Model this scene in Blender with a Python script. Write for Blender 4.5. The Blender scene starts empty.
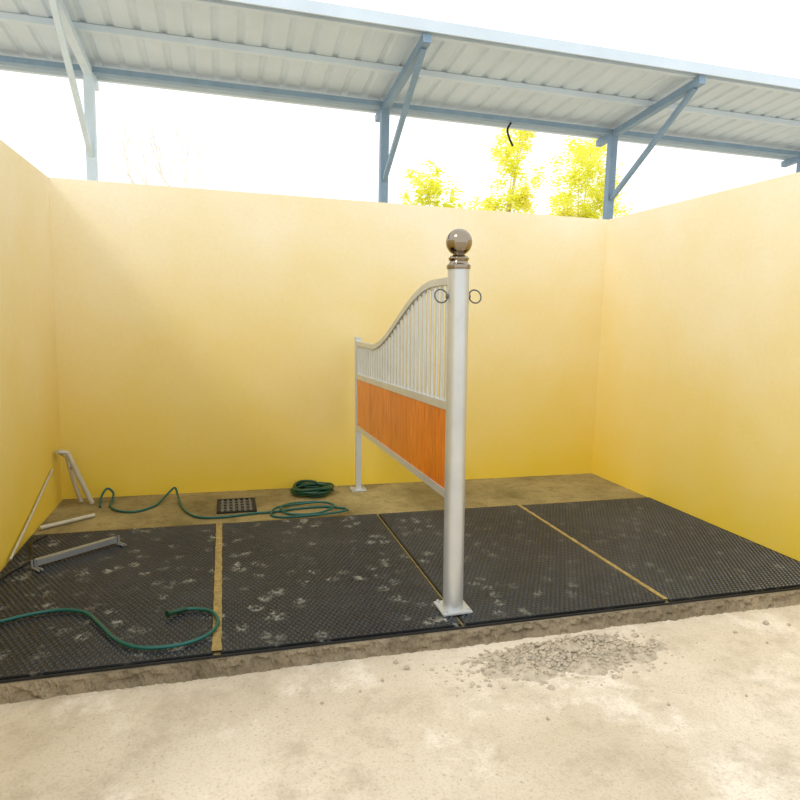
import bpy, bmesh, math, random
from mathutils import Vector, Matrix, noise
random.seed(7)
S=bpy.context.scene
COL=S.collection
try:
    S.view_settings.view_transform='Standard'
except Exception: pass

# ---------------------------------------------------------------- materials
def srgb(r,g,b):
    f=lambda c:(c/255/12.92) if c/255<=0.04045 else ((c/255+0.055)/1.055)**2.4
    return (f(r),f(g),f(b),1)
class NT:
    def __init__(s,name):
        s.m=bpy.data.materials.new(name); s.m.use_nodes=True
        s.t=s.m.node_tree; s.b=s.t.nodes['Principled BSDF']
        s.tc=s.t.nodes.new('ShaderNodeTexCoord')
    def n(s,t,**k):
        x=s.t.nodes.new(t)
        for a,v in k.items(): setattr(x,a,v)
        return x
    def l(s,a,b): s.t.links.new(a,b)
    def noise(s,scale,detail=6,rough=.6,vec=None):
        x=s.n('ShaderNodeTexNoise'); x.inputs['Scale'].default_value=scale
        x.inputs['Detail'].default_value=detail; x.inputs['Roughness'].default_value=rough
        s.l(vec or s.tc.outputs['Object'],x.inputs['Vector']); return x.outputs['Fac']
    def ramp(s,fac,stops):
        x=s.n('ShaderNodeValToRGB'); e=x.color_ramp.elements
        while len(e)<len(stops): e.new(.5)
        for i,(p,c) in enumerate(stops): e[i].position=p; e[i].color=c
        s.l(fac,x.inputs['Fac']); return x.outputs['Color']
    def mix(s,fac,a,b,mode='MIX'):
        x=s.n('ShaderNodeMix'); x.data_type='RGBA'; x.blend_type=mode
        for sock,v in ((x.inputs[0],fac),(x.inputs[6],a),(x.inputs[7],b)):
            if isinstance(v,bpy.types.NodeSocket): s.l(v,sock)
            else: sock.default_value=v
        return x.outputs[2]
    def bump(s,h,strength=.3,dist=.01):
        x=s.n('ShaderNodeBump'); x.inputs['Strength'].default_value=strength
        x.inputs['Distance'].default_value=dist; s.l(h,x.inputs['Height'])
        s.l(x.outputs['Normal'],s.b.inputs['Normal'])
    def base(s,c):
        if isinstance(c,bpy.types.NodeSocket): s.l(c,s.b.inputs['Base Color'])
        else: s.b.inputs['Base Color'].default_value=c
    def pr(s,rough=.6,metal=0,spec=.5):
        s.b.inputs['Roughness'].default_value=rough; s.b.inputs['Metallic'].default_value=metal
        s.b.inputs['Specular IOR Level'].default_value=spec
def bw(v): return (v,v,v,1)

def simple(name,c,rough=.5,metal=0,nscale=20,var=.12,bump=.1,spec=.5):
    t=NT(name); f=t.noise(nscale)
    a=tuple(x*(1-var) for x in c[:3])+(1,); b=tuple(min(1,x*(1+var)) for x in c[:3])+(1,)
    t.base(t.ramp(f,[(.3,a),(.7,b)])); t.pr(rough,metal,spec); t.bump(f,bump,.003); return t.m

def m_plaster():
    t=NT('yellow_plaster')
    big=t.noise(.9,5,.6); fine=t.noise(30,6,.7)
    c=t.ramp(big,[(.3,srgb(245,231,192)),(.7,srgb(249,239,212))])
    # sky glow painted in: plaster pales upward, over some ochre splash staining near ground
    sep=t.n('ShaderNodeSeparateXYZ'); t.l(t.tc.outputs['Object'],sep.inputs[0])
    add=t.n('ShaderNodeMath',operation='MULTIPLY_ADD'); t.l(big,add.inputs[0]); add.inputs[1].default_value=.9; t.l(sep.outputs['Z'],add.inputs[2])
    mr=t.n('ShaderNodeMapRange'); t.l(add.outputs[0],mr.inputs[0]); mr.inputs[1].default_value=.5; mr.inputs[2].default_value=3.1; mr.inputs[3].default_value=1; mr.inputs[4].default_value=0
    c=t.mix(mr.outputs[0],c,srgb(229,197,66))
    c=t.mix(t.ramp(fine,[(.35,bw(0)),(.8,bw(.18))]),c,srgb(210,186,104))
    t.base(c); t.pr(.85,0,.25); t.bump(fine,.25,.004); return t.m

def m_concrete(name,a,b,d,s1=1.3,s2=9,fineamt=.55,patch=None):
    t=NT(name); big=t.noise(s1,7,.62); mid=t.noise(s2,8,.7); fine=t.noise(90,4,.7)
    c=t.ramp(big,[(.32,a),(.66,b)])
    if patch: c=t.mix(t.ramp(t.noise(1.9,8,.7),[(.54,bw(0)),(.63,bw(.7))]),c,patch)
    c=t.mix(t.ramp(mid,[(.5,bw(0)),(.75,bw(.6))]),c,d)
    c=t.mix(t.ramp(fine,[(.5,bw(0)),(.7,bw(fineamt))]),c,d)
    v=t.n('ShaderNodeTexVoronoi'); v.inputs['Scale'].default_value=22; t.l(t.tc.outputs['Object'],v.inputs['Vector'])
    c=t.mix(t.ramp(v.outputs['Distance'],[(.06,bw(.5)),(.16,bw(0))]),c,d)
    t.base(c); t.pr(.9,0,.2)
    h=t.mix(.5,mid,fine); t.bump(h,.5,.018); return t.m

def m_mat(name,c0,c1,rough):
    t=NT(name); pos=t.n('ShaderNodeNewGeometry').outputs['Position']
    big=t.noise(1.3,7,.65,pos); mid=t.noise(9,6,.75,pos)
    c=t.ramp(mid,[(.3,c0),(.7,c1)])
    dust=t.ramp(big,[(.45,bw(0)),(.8,bw(.25))])
    c=t.mix(dust,c,srgb(84,88,90))
    warp=t.n('ShaderNodeTexNoise'); warp.inputs['Scale'].default_value=16; t.l(pos,warp.inputs['Vector'])
    wv=t.n('ShaderNodeVectorMath',operation='MULTIPLY_ADD'); t.l(warp.outputs['Color'],wv.inputs[0]); wv.inputs[1].default_value=(.10,.10,0); t.l(pos,wv.inputs[2])
    v2=t.n('ShaderNodeTexVoronoi',voronoi_dimensions='2D'); v2.inputs['Scale'].default_value=7
    t.l(wv.outputs[0],v2.inputs['Vector'])
    ring=t.ramp(v2.outputs['Distance'],[(.0,bw(.3)),(.13,bw(1)),(.22,bw(.4)),(.32,bw(0))])
    msk=t.ramp(t.noise(38,3,.6,pos),[(.44,bw(0)),(.58,bw(.9))])
    pm=t.mix(1.0,ring,msk,'MULTIPLY')
    sel=t.ramp(t.noise(2.4,2,.5,pos),[(.45,bw(0)),(.58,bw(.72))])
    pm=t.mix(1.0,pm,sel,'MULTIPLY')
    sep=t.n('ShaderNodeSeparateXYZ'); t.l(pos,sep.inputs[0])
    mr=t.n('ShaderNodeMapRange'); t.l(sep.outputs['X'],mr.inputs[0]); mr.inputs[1].default_value=.8; mr.inputs[2].default_value=2.2; mr.inputs[3].default_value=1; mr.inputs[4].default_value=.35
    pm=t.mix(1.0,pm,mr.outputs[0],'MULTIPLY')
    c=t.mix(pm,c,srgb(178,178,164))
    t.base(c); t.pr(rough,0,.5)
    t.bump(mid,.2,.004); return t.m

def m_wood():
    t=NT('varnished_plank'); sep=t.n('ShaderNodeSeparateXYZ'); t.l(t.tc.outputs['Object'],sep.inputs[0])
    mp=t.n('ShaderNodeMapping'); mp.inputs['Scale'].default_value=(1,9,.8); t.l(t.tc.outputs['Object'],mp.inputs[0])
    g=t.noise(5,8,.65,mp.outputs[0])
    c=t.ramp(g,[(.25,srgb(148,70,12)),(.5,srgb(208,108,24)),(.75,srgb(236,140,44))])
    m=t.n('ShaderNodeMath',operation='DIVIDE'); t.l(sep.outputs['Y'],m.inputs[0]); m.inputs[1].default_value=.135
    fl=t.n('ShaderNodeMath',operation='FLOOR'); t.l(m.outputs[0],fl.inputs[0])
    wn=t.n('ShaderNodeTexWhiteNoise',noise_dimensions='1D'); t.l(fl.outputs[0],wn.inputs['W'])
    c=t.mix(t.ramp(wn.outputs['Value'],[(0,bw(0)),(1,bw(.55))]),c,srgb(168,78,16))
    t.base(c); t.pr(.2,0,.5); return t.m

def m_galv(name,c0,c1,rough=.42,metal=.55,amt=.15):
    t=NT(name); f=t.noise(5,6,.6)
    c=t.ramp(f,[(.2,c0),(.8,c1)])
    c=t.mix(t.ramp(t.noise(14,5,.6),[(.55,bw(0)),(.8,bw(amt))]),c,srgb(150,148,142))
    t.base(c); t.pr(rough,metal,.5); return t.m

MAT=dict(
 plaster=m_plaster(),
 floor=m_concrete('sandy_concrete',srgb(198,184,160),srgb(224,212,192),srgb(160,144,120),.8,5,.45,srgb(236,226,210)),
 slab=m_concrete('ochre_concrete',srgb(120,106,66),srgb(168,150,100),srgb(84,72,44),1.6),
 joint=simple('sand_filled_joint',srgb(158,136,84),.9,0,30,.35,.3,.2),
 curb=m_concrete('rough_concrete',srgb(116,104,84),srgb(156,142,118),srgb(70,61,48),3,14),
 mat=m_mat('rubber',srgb(6,8,12),srgb(14,17,22),.45), stud=m_mat('rubber_studs',srgb(27,32,40),srgb(50,57,67),.28), wood=m_wood(),
 galv=m_galv('galvanised_steel',srgb(190,194,196),srgb(208,210,209)),
 post=m_galv('galvanised_post',srgb(188,191,192),srgb(203,205,204),.30,.55,.15),
 chrome=simple('polished_dark_chrome',srgb(150,138,122),.02,1,8,.05,.0),
 ring=simple('ring_steel',srgb(100,102,102),.35,.8,30),
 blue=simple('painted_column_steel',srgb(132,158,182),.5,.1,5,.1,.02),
 paleblue=simple('glare_washed_column_steel',srgb(212,228,240),.5,.05,5,.06,.02),  # bright sky glare on the leftmost column, painted into its steel colour
 roof=simple('roof_sheet',srgb(208,222,234),.55,.1,2,.05,.02),
 teal=simple('green_hose_rubber',srgb(0,84,76),.35,0,40,.1,.02),
 dgreen=simple('dark_green_hose_rubber',srgb(5,62,42),.4,0,40,.1,.02),
 black=simple('black_iron',srgb(34,34,34),.6,.3,40,.2,.2),
 pit=simple('pit_dark',srgb(12,12,12),.9),
 pvc=simple('grey_pipe',srgb(186,180,158),.45,.1,10,.1,.05),
 bar=simple('dull_grey_steel',srgb(152,155,155),.35,.5,30,.1,.05),
 rubble=simple('rubble_stone',srgb(178,166,146),.9,0,25,.25,.5,.2),
 bark=simple('bark',srgb(220,206,156),.9,0,20,.2,.4),
 paletwig=simple('pale_twig',srgb(243,237,228),.9,0,20,.04,.1),
 cable=simple('black_cable',srgb(20,20,22),.5),
)
def m_leaf():
    t=NT('sunlit_leaf'); f=t.noise(1.2,3)
    c=t.ramp(f,[(.35,srgb(236,238,76)),(.65,srgb(253,248,140))])
    t.base(c); t.pr(.6,0,.3)
    tr=t.n('ShaderNodeBsdfTranslucent'); t.l(c,tr.inputs['Color'])
    mx=t.n('ShaderNodeMixShader'); mx.inputs[0].default_value=.5
    t.l(t.b.outputs[0],mx.inputs[1]); t.l(tr.outputs[0],mx.inputs[2])
    t.l(mx.outputs[0],t.t.nodes['Material Output'].inputs['Surface']); return t.m
MAT['leaf']=m_leaf()

# ---------------------------------------------------------------- mesh helpers
def finish(name,bm,mat,smooth=False,parent=None,loc=None):
    me=bpy.data.meshes.new(name); bmesh.ops.recalc_face_normals(bm,faces=bm.faces); bm.to_mesh(me); bm.free()
    o=bpy.data.objects.new(name,me); COL.objects.link(o); me.materials.append(MAT[mat] if isinstance(mat,str) else mat)
    if smooth:
        for p in me.polygons: p.use_smooth=True
        try: me.set_sharp_from_angle(angle=math.radians(40))
        except Exception: pass
    if loc: o.location=loc
    if parent: o.parent=parent
    return o
def abox(bm,x0,x1,y0,y1,z0,z1,bev=0):
    r=bmesh.ops.create_cube(bm,size=1); vs=r['verts']
    for v in vs:
        v.co=Vector((x0+(v.co.x+.5)*(x1-x0),y0+(v.co.y+.5)*(y1-y0),z0+(v.co.z+.5)*(z1-z0)))
    if bev:
        es=list({e for v in vs for e in v.link_edges}); bmesh.ops.bevel(bm,geom=es,offset=bev,segments=2,affect='EDGES')
def box(name,x0,x1,y0,y1,z0,z1,mat,bev=0,parent=None):
    bm=bmesh.new(); abox(bm,x0,x1,y0,y1,z0,z1,bev); return finish(name,bm,mat,False,parent)
def spline(pts,n=8,closed=False):
    P=[Vector(p) for p in pts]; out=[]; N=len(P)
    rng=N if closed else N-1
    for i in range(rng):
        g=lambda k:P[k%N] if closed else P[max(0,min(N-1,k))]
        a,b,c,d=g(i-1),g(i),g(i+1),g(i+2)
        for j in range(n):
            t=j/n; out.append(.5*((2*b)+(c-a)*t+(2*a-5*b+4*c-d)*t*t+(3*b-a-3*c+d)*t**3))
    if not closed: out.append(P[-1])
    return out
def addtube(bm,pts,r,seg=12,closed=False,square=False):
    P=[Vector(p) for p in pts]; N=len(P); up=None; rings=[]
    if square: seg=4
    for i in range(N):
        if closed: t=P[(i+1)%N]-P[i-1]
        else: t=P[min(N-1,i+1)]-P[max(0,i-1)]
        t.normalize()
        if up is None:
            up=Vector((1,0,0)) if abs(t.x)<.8 else Vector((0,0,1))
            if abs(t.z)<.5 and not square: up=Vector((0,0,1))
        up=(up-t*up.dot(t)).normalized(); s=t.cross(up)
        rr=r[i] if isinstance(r,(list,tuple)) else r
        off=math.pi/4 if square else 0
        rings.append([bm.verts.new(P[i]+(up*math.cos(a)+s*math.sin(a))*rr*(1.414 if square else 1)) for a in [off+2*math.pi*k/seg for k in range(seg)]])
    M=N if closed else N-1
    for i in range(M):
        A,B=rings[i],rings[(i+1)%N]
        for k in range(seg): bm.faces.new((A[k],A[(k+1)%seg],B[(k+1)%seg],B[k]))
    if not closed: bm.faces.new(rings[0]); bm.faces.new(rings[-1][::-1])
def tube(name,pts,r,mat,parent=None,seg=12,closed=False,square=False,smooth=True):
    bm=bmesh.new(); addtube(bm,pts,r,seg,closed,square); return finish(name,bm,mat,smooth and not square,parent)
def lathe(name,prof,mat,center,parent=None,seg=32):
    bm=bmesh.new(); rings=[]
    for r,z in prof:
        rings.append([bm.verts.new((center[0]+r*math.cos(2*math.pi*k/seg),center[1]+r*math.sin(2*math.pi*k/seg),center[2]+z)) for k in range(seg)])
    for A,B in zip(rings,rings[1:]):
        for k in range(seg): bm.faces.new((A[k],A[(k+1)%seg],B[(k+1)%seg],B[k]))
    bm.faces.new(rings[0][::-1]); bm.faces.new(rings[-1]); return finish(name,bm,mat,True,parent)
def tag(o,label,cat,group=None):
    o['label']=label; o['category']=cat
    if group: o['group']=group
    return o
def thing(name,loc,label,cat,group=None):
    e=bpy.data.objects.new(name,None); COL.objects.link(e); e.empty_display_size=.1
    tag(e,label,cat,group); return e
def reorigin(e,loc):
    """move an empty to the base of its thing, keeping the children where they are"""
    e.location=loc
    for c in e.children: c.matrix_parent_inverse=Matrix.Translation(Vector(loc)).inverted()

# ---------------------------------------------------------------- setting
XL,XR,YB,H=-1.35,3.836,5.835,2.675
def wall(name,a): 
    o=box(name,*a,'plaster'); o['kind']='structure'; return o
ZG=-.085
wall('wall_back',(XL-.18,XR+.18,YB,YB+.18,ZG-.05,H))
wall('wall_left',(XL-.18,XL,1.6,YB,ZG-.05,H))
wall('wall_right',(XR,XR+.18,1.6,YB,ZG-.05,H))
# yard floor
bm=bmesh.new(); bmesh.ops.create_grid(bm,x_segments=160,y_segments=160,size=1)
for v in bm.verts:
    x=v.co.x; y=v.co.y
    v.co=Vector((1.5+ (x*6 if abs(x)<.8 else math.copysign(4.8+(abs(x)-.8)*130,x)), 2+(y*6 if abs(y)<.8 else math.copysign(4.8+(abs(y)-.8)*130,y)),0))
    v.co.z=ZG+.006*noise.noise(v.co*1.3)+.003*noise.noise(v.co*7)
fl=finish('floor',bm,'floor',True); fl['kind']='structure'
# raised slab with rough broken front edge
bm=bmesh.new(); nx=520
prof=[(YB,0),(2.925,0),(2.893,-.003),(2.889,-.012),(2.887,-.030),(2.884,-.052),(2.874,-.076),(2.835,-.105)]
rows=[]
for j,(y,z) in enumerate(prof):
    row=[]
    for i in range(nx+1):
        x=XL+(XR-XL)*i/nx; yy,zz=y,z
        if j>1:
            n1=noise.noise(Vector((x*2.3,j*.3,1))); n2=noise.noise(Vector((x*19,j*1.7,5))); n3=noise.noise(Vector((x*70,j*5.1,9)))
            yy+= (.012*n1+.022*n2+.010*n3)*(.3 if j==2 else 1)
            if 2<j<7: zz+=.009*n2
        row.append(bm.verts.new((x,yy,zz-.006)))
    rows.append(row)
for A,B in zip(rows,rows[1:]):
    for i in range(nx): bm.faces.new((A[i],B[i],B[i+1],A[i+1]))
b0=[bm.verts.new((v.co.x,YB,-.12)) for v in rows[0]]
for i in range(nx): bm.faces.new((b0[i],rows[0][i],rows[0][i+1],b0[i+1]))
for i in range(nx): bm.faces.new((rows[-1][i],b0[i],b0[i+1],rows[-1][i+1]))
bm.faces.new([r[0] for r in rows]+[b0[0]]); bm.faces.new(([r[-1] for r in rows]+[b0[-1]])[::-1])
slab=finish('floor_slab',bm,'slab',False); slab.data.materials.append(MAT['curb'])
for p in slab.data.polygons:
    if p.center.y<2.92: p.material_index=1
slab['kind']='structure'
for n_,(a,b,zt) in enumerate([(-.066,-.030,.004),(2.472,2.494,.003),(1.200,1.210,-.002)]):
    # sandy fill with a ragged edge spilling onto the mats
    bm=bmesh.new(); ns=160; L=[];Rr=[]
    for i in range(ns+1):
        y=2.94+(4.86-2.94)*i/ns; L.append((a-.004+.006*noise.noise(Vector((y*14,n_,1))),y)); Rr.append((b+.004+.006*noise.noise(Vector((y*14,n_,8))),y))
    if n_==2: L=[(a,y) for _,y in L]; Rr=[(b,y) for _,y in Rr]
    zt2=.0112 if n_<2 else -.002
    tl=[bm.verts.new((x,y,zt2)) for x,y in L]; tr=[bm.verts.new((x,y,zt2)) for x,y in Rr]
    bl=[bm.verts.new((a,y,-.0058)) for _,y in L]; br=[bm.verts.new((b,y,-.0058)) for _,y in Rr]
    for i in range(ns):
        bm.faces.new((tl[i],tr[i],tr[i+1],tl[i+1])); bm.faces.new((bl[i],tl[i],tl[i+1],bl[i+1])); bm.faces.new((tr[i],br[i],br[i+1],tr[i+1]))
    o=finish('trim_%d'%(n_+1),bm,'joint'); o['kind']='structure'

# rubber mats, with real moulded studs
mats=[(-1.335,-.066),(-.030,1.198),(1.212,2.470),(2.496,3.815)]
mlab=['black studded rubber mat under the green hose and metal bar','black studded rubber mat with faint dusty hoof prints','black studded rubber mat beneath the front partition post','black studded rubber mat against the yellow wall']
for i,(a,b) in enumerate(mats):
    ya,yb=2.920+.002*i,4.87-.006*i
    cx,cy=(a+b)/2,(ya+yb)/2
    bm=bmesh.new(); abox(bm,a-cx,b-cx,ya-cy,yb-cy,-.0055,.010,.004)
    sp=.030; rowi=0
    Y=ya-cy+.018
    while Y<yb-cy-.015:
        X=a-cx+.018+(sp/2 if rowi%2 else 0)
        while X<b-cx-.015:
            lo=[bm.verts.new((X+.0105*math.cos(k*math.pi/3),Y+.0105*math.sin(k*math.pi/3),.0098)) for k in range(6)]
            hi=[bm.verts.new((X+.0065*math.cos(k*math.pi/3),Y+.0065*math.sin(k*math.pi/3),.0150)) for k in range(6)]
            for k in range(6): bm.faces.new((lo[k],lo[(k+1)%6],hi[(k+1)%6],hi[k])).material_index=1
            bm.faces.new(hi).material_index=1
            X+=sp
        Y+=sp*.866; rowi+=1
    o=finish('rubber_mat',bm,'mat'); o.data.materials.append(MAT['stud']); o.location=(cx,cy,0)
    tag(o,mlab[i],'rubber mat','rubber mats on the stall slab')
o=tube('edging_strip',[(XL+.01,2.908,-.001),(1.2,2.908,-.001),(XR-.01,2.908,-.001)],.0045,'black',square=True)
tag(o,'thin black edging strip along the front of the mats','edging strip')

# ---------------------------------------------------------------- partition
PX,PY,RY=1.211,3.10,5.655
part=thing('stall_partition',(PX,PY,0),'galvanised stall partition with orange wood panel and ball-topped post','stall partition')
ZB=.0152
fp=tube('post',[(PX,PY,ZB),(PX,PY,1.87)],.056,'post',part,40)
def plate(par,x,y,s,zb):
    bm=bmesh.new(); abox(bm,x-s,x+s,y-s,y+s,zb,zb+.012,.002)
    for dx in(-1,1):
        for dy in(-1,1):
            m=Matrix.Translation((x+dx*s*.78,y+dy*s*.78,zb+.018)); bmesh.ops.create_cone(bm,cap_ends=True,segments=6,radius1=.009,radius2=.009,depth=.014,matrix=m)
    return finish('base_plate',bm,'galv',False,par)
plate(fp,PX,PY,.085,ZB)
prof=[(.057,0),(.061,.002),(.063,.012),(.061,.022),(.050,.03),(.046,.04),(.051,.047),(.054,.055),(.049,.063),(.036,.07),(.03,.074),(.03,.078)]
R=.068;zc=.074+R*.93
for k in range(21):
    a=-math.pi/2+.42+(math.pi-.43)*k/20; prof.append((max(.001,R*math.cos(a)),zc+R*math.sin(a)))
fin=lathe('ball_finial',prof,'chrome',(PX,PY,1.865),fp,40); fin['label']='polished dark chrome ball finial with collar'
rp=tube('post',[(PX,RY,0),(PX,RY,1.42)],.024,'galv',part,square=True)
plate(rp,PX,RY,.07,-.005)
box('post_cap',PX-.027,PX+.027,RY-.027,RY+.027,1.42,1.432,'galv',.003,rp)
Y0,Y1=PY+.055,RY-.024
def top(y):
    t=(y-3.44)/(5.05-3.44); t=max(0,min(1,t)); s=t*t*(3-2*t); return 1.812+(1.375-1.812)*s
lin=lambda a,b:(lambda y:a+(b-a)*(y-Y0)/(Y1-Y0))
mid=lin(1.14,1.075); bot=lin(.645,.60)
tube('top_rail',[(PX,Y0+(Y1-Y0)*i/60,top(Y0+(Y1-Y0)*i/60)) for i in range(61)],.019,'galv',part,square=True)
tube('middle_rail',[(PX,Y0,mid(Y0)),(PX,Y1,mid(Y1))],.023,'galv',part,square=True)
tube('bottom_rail',[(PX,Y0,bot(Y0)),(PX,Y1,bot(Y1))],.023,'galv',part,square=True)
for y,n in((Y0+.02,'frame_upright'),(Y1-.018,'frame_upright')):
    tube(n,[(PX,y,bot(y)),(PX,y,top(y))],.02,'galv',part,square=True)
NB=28
for i in range(NB):
    y=Y0+.04+(Y1-Y0-.08)*(i+.8)/(NB+.6)
    tube('bar',[(PX,y,mid(y)+.015),(PX,y,top(y)-.012)],.011,'galv',part,10)
bm=bmesh.new(); ya,yb=Y0+.038,Y1-.036; n=18; w=(yb-ya)/n
abox(bm,PX-.008,PX+.008,ya,yb,bot(ya)+.0,mid(yb)-.01)
for i in range(n):
    a=ya+w*i; b=a+w-.002
    r=bmesh.ops.create_cube(bm,size=1)
    for v in r['verts']:
        y=a if v.co.y<0 else b; z=(bot(y)+.018) if v.co.z<0 else (mid(y)-.018)
        v.co=Vector((PX+v.co.x*.034,y,z))
    es=[e for e in {e for v in r['verts'] for e in v.link_edges} if abs(e.verts[0].co.y-e.verts[1].co.y)<1e-5 and abs(e.verts[0].co.z-e.verts[1].co.z)>.1]
    bmesh.ops.bevel(bm,geom=es,offset=.004,segments=1,affect='EDGES')
wp=finish('wood_panel',bm,'wood',False,part); wp['label']='orange-brown varnished plank infill'
for s in(-1,1):
    x=PX+s*.094; z=1.728; y=PY
    bm=bmesh.new(); addtube(bm,[(x+.034*math.cos(a),y+.01*math.sin(a),z+.034*math.sin(a)) for a in [2*math.pi*k/32 for k in range(32)]],.004,8,True)
    rg=finish('tie_ring',bm,'ring',True,part)
    bm=bmesh.new(); addtube(bm,[(PX+s*.054,y,z),(PX+s*.066,y,z)],.012,12)
    finish('ring_eye',bm,'ring',True,rg)
reorigin(part,(PX,PY,0))
part.rotation_euler=(0,math.radians(-1.1),0)   # stands very slightly out of plumb

# ---------------------------------------------------------------- hoses
HR=.0095; hz=.018+HR
A=[(-1.30,3.35),(-1.2,3.41),(-1.11,3.45),(-.99,3.5),(-.85,3.52),(-.72,3.46),(-.63,3.32),(-.53,3.14),(-.42,3.03),(-.29,3.0),(-.17,3.02),(-.08,3.09),(-.045,3.2),(-.075,3.32),(-.14,3.37),(-.21,3.385)]
h1=thing('garden_hose',(0,0,0),'teal garden hose curling over a rubber mat with spray nozzle','hose')
tube('hose_pipe',spline([(x,y,hz) for x,y in A],8),HR,'teal',h1)
prof_pts=[(-.21,3.385,hz),(-.225,3.38,hz+.002),(-.24,3.37,hz+.004),(-.255,3.36,hz+.006),(-.285,3.335,hz+.01),(-.30,3.322,hz+.01)]
tube('spray_nozzle',prof_pts,[.012,.016,.016,.013,.014,.019],'dgreen',h1,14)
reorigin(h1,(-.2,3.0,.016))
hz2=-.006+HR+.002
B=[(-1.00,5.50,hz2),(-1.01,5.62,.05),(-.98,5.72,.10),(-.93,5.72,.06),(-.93,5.62,hz2),(-.92,5.5,hz2),(-.85,5.37,hz2),(-.71,5.31,hz2),(-.57,5.45,hz2),(-.49,5.66,.04),(-.43,5.72,.08),(-.40,5.62,.04),(-.36,5.42,hz2),(-.3,5.21,hz2),(-.2,5.06,hz2),(-.01,5.03,hz2),(.23,5.08,hz2),(.39,5.09,hz2),(.6,5.14,hz2),(.82,5.15,hz2),(.97,5.07,hz2),(.96,4.95,hz2+.02),(.81,4.92,hz2+.012),(.61,4.93,hz2),(.45,4.93,hz2),(.36,5.0,hz2),(.40,5.12,hz2+.022),(.58,5.25,hz2+.004),(.80,5.22,hz2+.02),(.88,5.07,hz2+.024),(.72,4.98,hz2),(.5,5.01,hz2),(.44,5.14,hz2+.02),(.56,5.30,hz2),(.78,5.31,hz2)]
h2=tube('garden_hose',spline(B,8),HR,'teal')
tag(h2,'long teal garden hose looping loosely along the concrete strip','hose')
pts=[]
for i in range(6*28+1):
    a=2*math.pi*i/28; k=i/28; rr=.182-.034*(k*.77%1.0)-.010*math.sin(3*a+k)
    pts.append((.77+rr*math.cos(a)*1.02,5.60+rr*math.sin(a)*.95,hz2+k*.009+.010*math.sin(2*a+k*1.9)+.010))
pts+=[(.86,5.52,.068),(.76,5.48,.06),(.67,5.54,.045),(.72,5.63,.03)]
h3=tube('coiled_hose',spline(pts,2),.0125,'dgreen'); tag(h3,'dark green hose bundled in a small coil on the concrete','hose')

# ---------------------------------------------------------------- drain grate
g=thing('drain_grate',(0,0,0),'black iron drain grate set in the concrete strip','drain grate')
gx0,gx1,gy0,gy1=-.07,.25,5.15,5.54
bm=bmesh.new(); t=.022
for a in((gx0,gx1,gy0,gy0+t),(gx0,gx1,gy1-t,gy1),(gx0,gx0+t,gy0+t,gy1-t),(gx1-t,gx1,gy0+t,gy1-t)): abox(bm,*a,-.006,.008,.002)
finish('grate_frame',bm,'black',False,g)
bm=bmesh.new()
for k in range(6):
    x=gx0+t+(gx1-gx0-2*t)*(k+.5)/6; abox(bm,x-.010,x+.010,gy0+t,gy1-t,-.003,.006)
for k in range(1,5):
    y=gy0+(gy1-gy0)*k/5; abox(bm,gx0+t,gx1-t,y-.009,y+.009,-.003,.0065)
finish('grate_bars',bm,simple('worn_iron',srgb(104,104,100),.55,.3),False,g)
box('drain_pit',gx0+t,gx1-t,gy0+t,gy1-t,-.0062,-.0045,'pit',0,g)
reorigin(g,(.09,5.345,0))

# ---------------------------------------------------------------- metal bar on mat
b=thing('metal_bar',(0,0,0),'grey steel bar with bent end brackets lying on mat','metal bar')
p0=Vector((-1.14,4.20,.049)); p1=Vector((-.735,4.53,.049)); d=(p1-p0).normalized(); s=Vector((d.y,-d.x,0))
tube('bar_tube',[p0,p1],.019,'bar',b,square=True)
for p,e in((p0,-1),(p1,1)):
    bm=bmesh.new(); q=p+d*e*.004
    addtube(bm,[q+Vector((0,0,.022)),q+s*.005+Vector((0,0,-.026)),q+s*.05+Vector((0,0,-.026)),q+s*.09+Vector((0,0,-.022))],.007,8)
    addtube(bm,[q+Vector((0,0,.022))+d*.02*e,q+s*.005+Vector((0,0,-.026))+d*.02*e,q+s*.09+Vector((0,0,-.024))+d*.02*e],.007,8)
    finish('end_bracket',bm,'bar',True,b)
reorigin(b,(-.95,4.37,.0145))

# ---------------------------------------------------------------- pipes in the corner
f=thing('pipe_trestle',(0,0,0),'pale bent pipe trestle leaning in the wall corner','pipe trestle')
tube('leg',[(-1.30,5.55,.47),(-1.24,5.56,.46),(-1.19,5.60,.30),(-1.085,5.64,.0)],.021,'pvc',f)
tube('leg',[(-1.31,5.70,.42),(-1.27,5.68,.40),(-1.23,5.68,.2),(-1.18,5.70,.0)],.017,'pvc',f)
tube('crossbar',[(-1.31,5.56,.465),(-1.31,5.71,.425)],.017,'pvc',f)
tube('crossbar',[(-1.205,5.59,.33),(-1.245,5.68,.30)],.013,'pvc',f)
reorigin(f,(-1.2,5.6,0))
o=tube('thin_rod',[(-1.335,5.47,.34),(-1.33,4.9,.17),(-1.325,4.35,.025)],.009,'pvc'); tag(o,'thin pale rod leaning along the yellow wall','rod')
o=tube('plastic_pipe',[(-1.00,5.26,.012),(-1.16,5.13,.012),(-1.32,5.0,.014)],.016,'pvc'); tag(o,'short pale pipe lying on the concrete by the wall','pipe')
o=tube('cable',spline([(-1.30,3.95,.026),(-1.27,4.1,.026),(-1.20,4.3,.026),(-1.24,4.5,.026),(-1.28,4.65,.026),(-1.22,4.78,.026)],8),.009,'cable'); tag(o,'dark thin hose lying loosely on the mat by the wall','hose')

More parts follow.
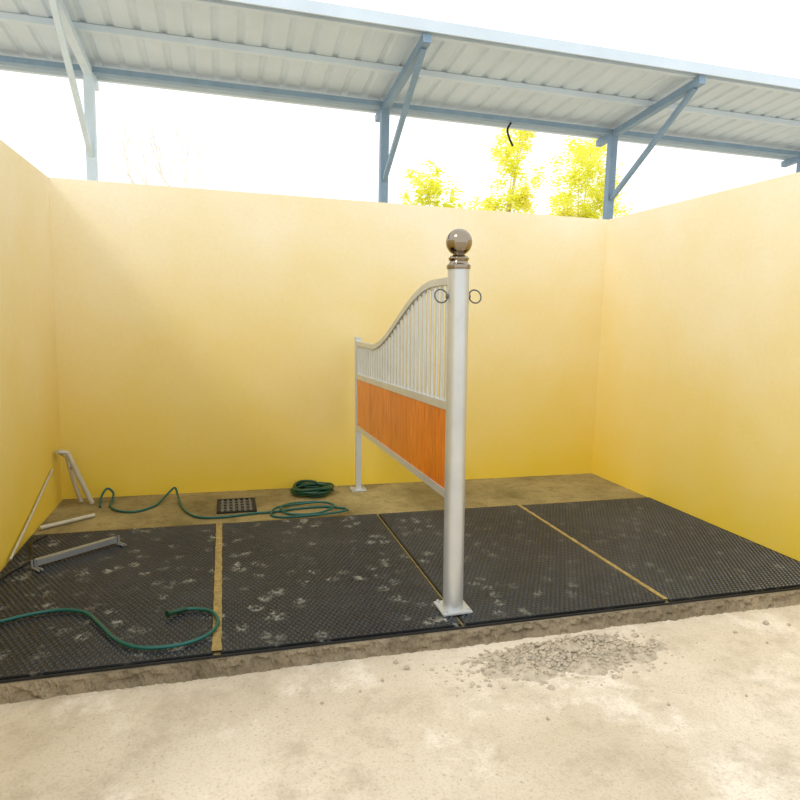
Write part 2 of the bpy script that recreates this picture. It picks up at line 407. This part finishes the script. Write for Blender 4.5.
# ---------------------------------------------------------------- rubble
def rock(bm,c,s,seed):
    r=bmesh.ops.create_icosphere(bm,subdivisions=1,radius=1)
    rot=Matrix.Rotation(seed*1.7,3,'Z')@Matrix.Rotation(seed*2.3,3,'X')
    sc=Vector((s*random.uniform(.8,1.3),s*random.uniform(.7,1.1),s*random.uniform(.5,.8)))
    for v in r['verts']:
        q=v.co*(1+.45*noise.noise(v.co*1.7+Vector((seed*3.1,seed,0)))); q=rot@q
        v.co=Vector((q.x*sc.x,q.y*sc.y,q.z*sc.z))+Vector(c)
bm=bmesh.new(); n=90; gv={}
cx,cy=1.68,2.66
def hp(x,y):
    u=((x-cx)/.56)**2+((y-cy)/.19)**2+.5*noise.noise(Vector((x*6,y*6,2)))
    m=max(0,1-u)
    return m**.9*.042*(1+1.0*noise.noise(Vector((x*8,y*8,0))))+.022*m*noise.noise(Vector((x*30,y*30,3)))+.010*m*noise.noise(Vector((x*70,y*70,3)))
for i in range(n+1):
    for j in range(n+1):
        x=cx+(i/n-.5)*1.3; y=cy+(j/n-.5)*.40
        gv[i,j]=bm.verts.new((x,y,ZG-.009+hp(x,y)))
for i in range(n):
    for j in range(n): bm.faces.new((gv[i,j],gv[i+1,j],gv[i+1,j+1],gv[i,j+1]))
for k in range(1900):
    a=random.uniform(0,2*math.pi); q=min(1.7,abs(random.gauss(0,.62)))
    x=cx+.54*q*math.cos(a); y=cy-.01+.19*q*math.sin(a)
    if y>2.82: continue
    s=random.choice([.003,.004,.005,.006,.007,.009,.011])
    if k<34: s=.018; 
    rock(bm,(x,y,ZG-.006+max(.004,hp(x,y))+s*.25),s,k*.37)
pile=finish('rubble_pile',bm,'rubble'); pile['kind']='stuff'; tag(pile,'low heap of crumbled grey-beige concrete rubble on the floor','rubble')
src=None
for k,(x,y,s) in enumerate([(.80,2.79,.014),(.84,2.73,.017),(.70,2.66,.010),(2.72,2.66,.012),(2.80,2.52,.010),(2.98,2.70,.018),(3.10,2.66,.012),(1.32,2.22,.009),(1.9,2.18,.009),(2.3,2.15,.008),(.4,2.55,.009),(.58,2.6,.008)]):
    if src is None:
        bm=bmesh.new(); rock(bm,(0,0,0),1,3.3); src=finish('stone',bm,'rubble'); o=src
    else:
        o=src.copy(); COL.objects.link(o)
    o.location=(x,y,ZG+s*.55); o.scale=(s,s,s); o.rotation_euler=(0,0,k*1.3)
    tag(o,'small grey-brown stone lying on sandy concrete','stone','loose stones near the rubble')

# ---------------------------------------------------------------- roof structure
EZ,EY=4.24,8.0; sl=.09
rz=lambda y:EZ+sl*(EY-y)
bm=bmesh.new(); X0,X1=-5.0,14.0; y0,y1=6.30,8.35
pitch=.25; xs=[]; x=X0
while x<X1:
    xs+= [(x,0),(x+.16,0),(x+.185,.022),(x+.225,.022)]; x+=pitch
rowa=[bm.verts.new((a,y0,rz(y0)+.10+b)) for a,b in xs]; rowb=[bm.verts.new((a,y1,rz(y1)+.10+b)) for a,b in xs]
for i in range(len(xs)-1): bm.faces.new((rowa[i],rowa[i+1],rowb[i+1],rowb[i]))
rf=thing('canopy_roof',(0,0,0),'pale blue-grey ribbed metal canopy roof on steel columns','roof')
finish('roof_sheet',bm,'roof',False,rf)
box('roof_fascia',X0,X1,y0-.02,y0,rz(y0)+.03,rz(y0)+.14,'roof',0,rf)
for y in(6.40,7.2,8.3):
    box('purlin',X0,X1,y-.03,y+.03,rz(y)+.035,rz(y)+.098,'roof',0,rf)
for cxx in [-1.40,1.976,5.251,8.6]:
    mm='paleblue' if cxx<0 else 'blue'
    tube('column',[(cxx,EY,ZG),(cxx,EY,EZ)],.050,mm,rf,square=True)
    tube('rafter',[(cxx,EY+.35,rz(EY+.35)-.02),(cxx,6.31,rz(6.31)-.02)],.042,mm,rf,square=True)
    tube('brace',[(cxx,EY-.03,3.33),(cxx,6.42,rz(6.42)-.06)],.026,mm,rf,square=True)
box('eave_beam',X0,X1,EY-.05,EY+.05,EZ-.02,EZ+.04,'blue',0,rf)
reorigin(rf,(1.976,EY,ZG))
o=tube('hanging_cable',spline([(3.70,EY,EZ-.02),(3.64,EY-.03,4.12),(3.67,EY-.03,4.02),(3.74,EY,3.93)],8),.014,'cable'); tag(o,'short black cable hanging from the canopy beam','cable')

# ---------------------------------------------------------------- trees
def tree(x,y,blobs,label,seed=1,mul=1):
    random.seed(seed); T=thing('tree',(0,0,0),label,'tree')
    zt=max(b[2] for b in blobs)
    bm=bmesh.new()
    addtube(bm,spline([(x,y,ZG),(x+.1,y,1.5),(x-.05,y,3),(x+.05,y,zt*.7)],6),[.10-.06*i/18 for i in range(19)],10)
    for bx,by,bz,br in blobs:
        st=Vector((x,y,min(bz-br,3.2+random.random()))) 
        mid_=st.lerp(Vector((bx,by,bz)),.5)+Vector((0,0,.15))
        P=spline([st,mid_,(bx,by,bz)],6); addtube(bm,P,[.035-.03*i/(len(P)-1) for i in range(len(P))],7)
    finish('trunk',bm,'bark',True,T)
    bm=bmesh.new()
    for bx,by,bz,br in blobs:
        for k in range(26):
            v=Vector((random.gauss(0,1),random.gauss(0,1),random.gauss(0,1))).normalized()*br*random.uniform(.1,1.1)
            c=Vector((bx,by,bz))+v; rr=br*random.uniform(.16,.38)
            for k in range(50*mul):
                p=c+Vector((random.gauss(0,.55),random.gauss(0,.55),random.gauss(0,.55)))*rr
                s=random.uniform(.06,.11)
                M=Matrix.Rotation(random.uniform(0,6.28),3,'Z')@Matrix.Rotation(random.uniform(0,3.14),3,'X')
                vs=[bm.verts.new(p+M@Vector(q)*s) for q in((-.5,0,0),(0,-.32,.08),(.6,0,0),(0,.32,.08))]
                bm.faces.new(vs)
    finish('foliage',bm,'leaf',False,T)
    reorigin(T,(x,y,ZG))
tree(5.2,16,[(5.2,16,5.0,.65),(5.6,15.8,4.4,.55),(4.8,16.1,4.3,.5)],'small yellow-green tree beyond the wall',3)
tree(7.4,16,[(7.8,16,6.7,.6),(7.5,16,5.8,.75),(7.7,15.8,4.8,.6),(6.9,16,4.5,.5),(7.9,16.2,7.4,.5)],'tall sunlit yellow-green tree beyond the wall',5)
tree(11.4,19,[(11.7,19,7.3,1.1),(11.1,18.7,6.2,1.05),(12.2,19,5.9,1.0),(10.8,19,5.1,.8),(11.8,19,5.0,.8)],'round sunlit yellow-green tree beyond the wall',8,2)
# bare tree by recursive branching
random.seed(21)
T=thing('bare_tree',(0,0,0),'bare pale leafless tree beyond the wall','tree')
bm=bmesh.new()
def grow(p,d,L,r,depth):
    q=p+d*L*.5+Vector((random.uniform(-1,1),0,random.uniform(-1,1)))*L*.05; e=p+d*L
    P=spline([p,q,e],3); addtube(bm,P,[r-(r*.4)*i/(len(P)-1) for i in range(len(P))],5)
    if depth==0: return
    for k in range(3 if depth>1 else 4):
        ax=Vector((random.uniform(-1,1),random.uniform(-1,1),random.uniform(-1,1))).normalized()
        nd=(Matrix.Rotation(random.uniform(.25,.75),3,ax)@d+Vector((0,0,.12))).normalized()
        grow(p.lerp(e,random.uniform(.55,1)),nd,L*random.uniform(.55,.8),r*.55,depth-1)
grow(Vector((-.6,16,ZG)),Vector((.02,0,1)),2.7,.10,4)
finish('branches',bm,'paletwig',True,T); reorigin(T,(-.6,16,ZG))

# ---------------------------------------------------------------- light
w=bpy.data.worlds.new('sky'); S.world=w; w.use_nodes=True
bg=w.node_tree.nodes['Background']; bg.inputs[0].default_value=(.96,.985,1,1); bg.inputs[1].default_value=1.38
sun=bpy.data.lights.new('sun','SUN'); sun.energy=1.1; sun.angle=math.radians(14); sun.color=(1,.98,.94)
so=bpy.data.objects.new('sun',sun); COL.objects.link(so); so.rotation_euler=(math.radians(42),0,math.radians(-62))

cam=bpy.data.cameras.new('camera'); co=bpy.data.objects.new('camera',cam); COL.objects.link(co)
co.location=(0,0,1.6); co.rotation_euler=(1.44326,-.02371,-.27266); cam.sensor_width=36; cam.lens=28.198; cam.clip_end=300
S.camera=co
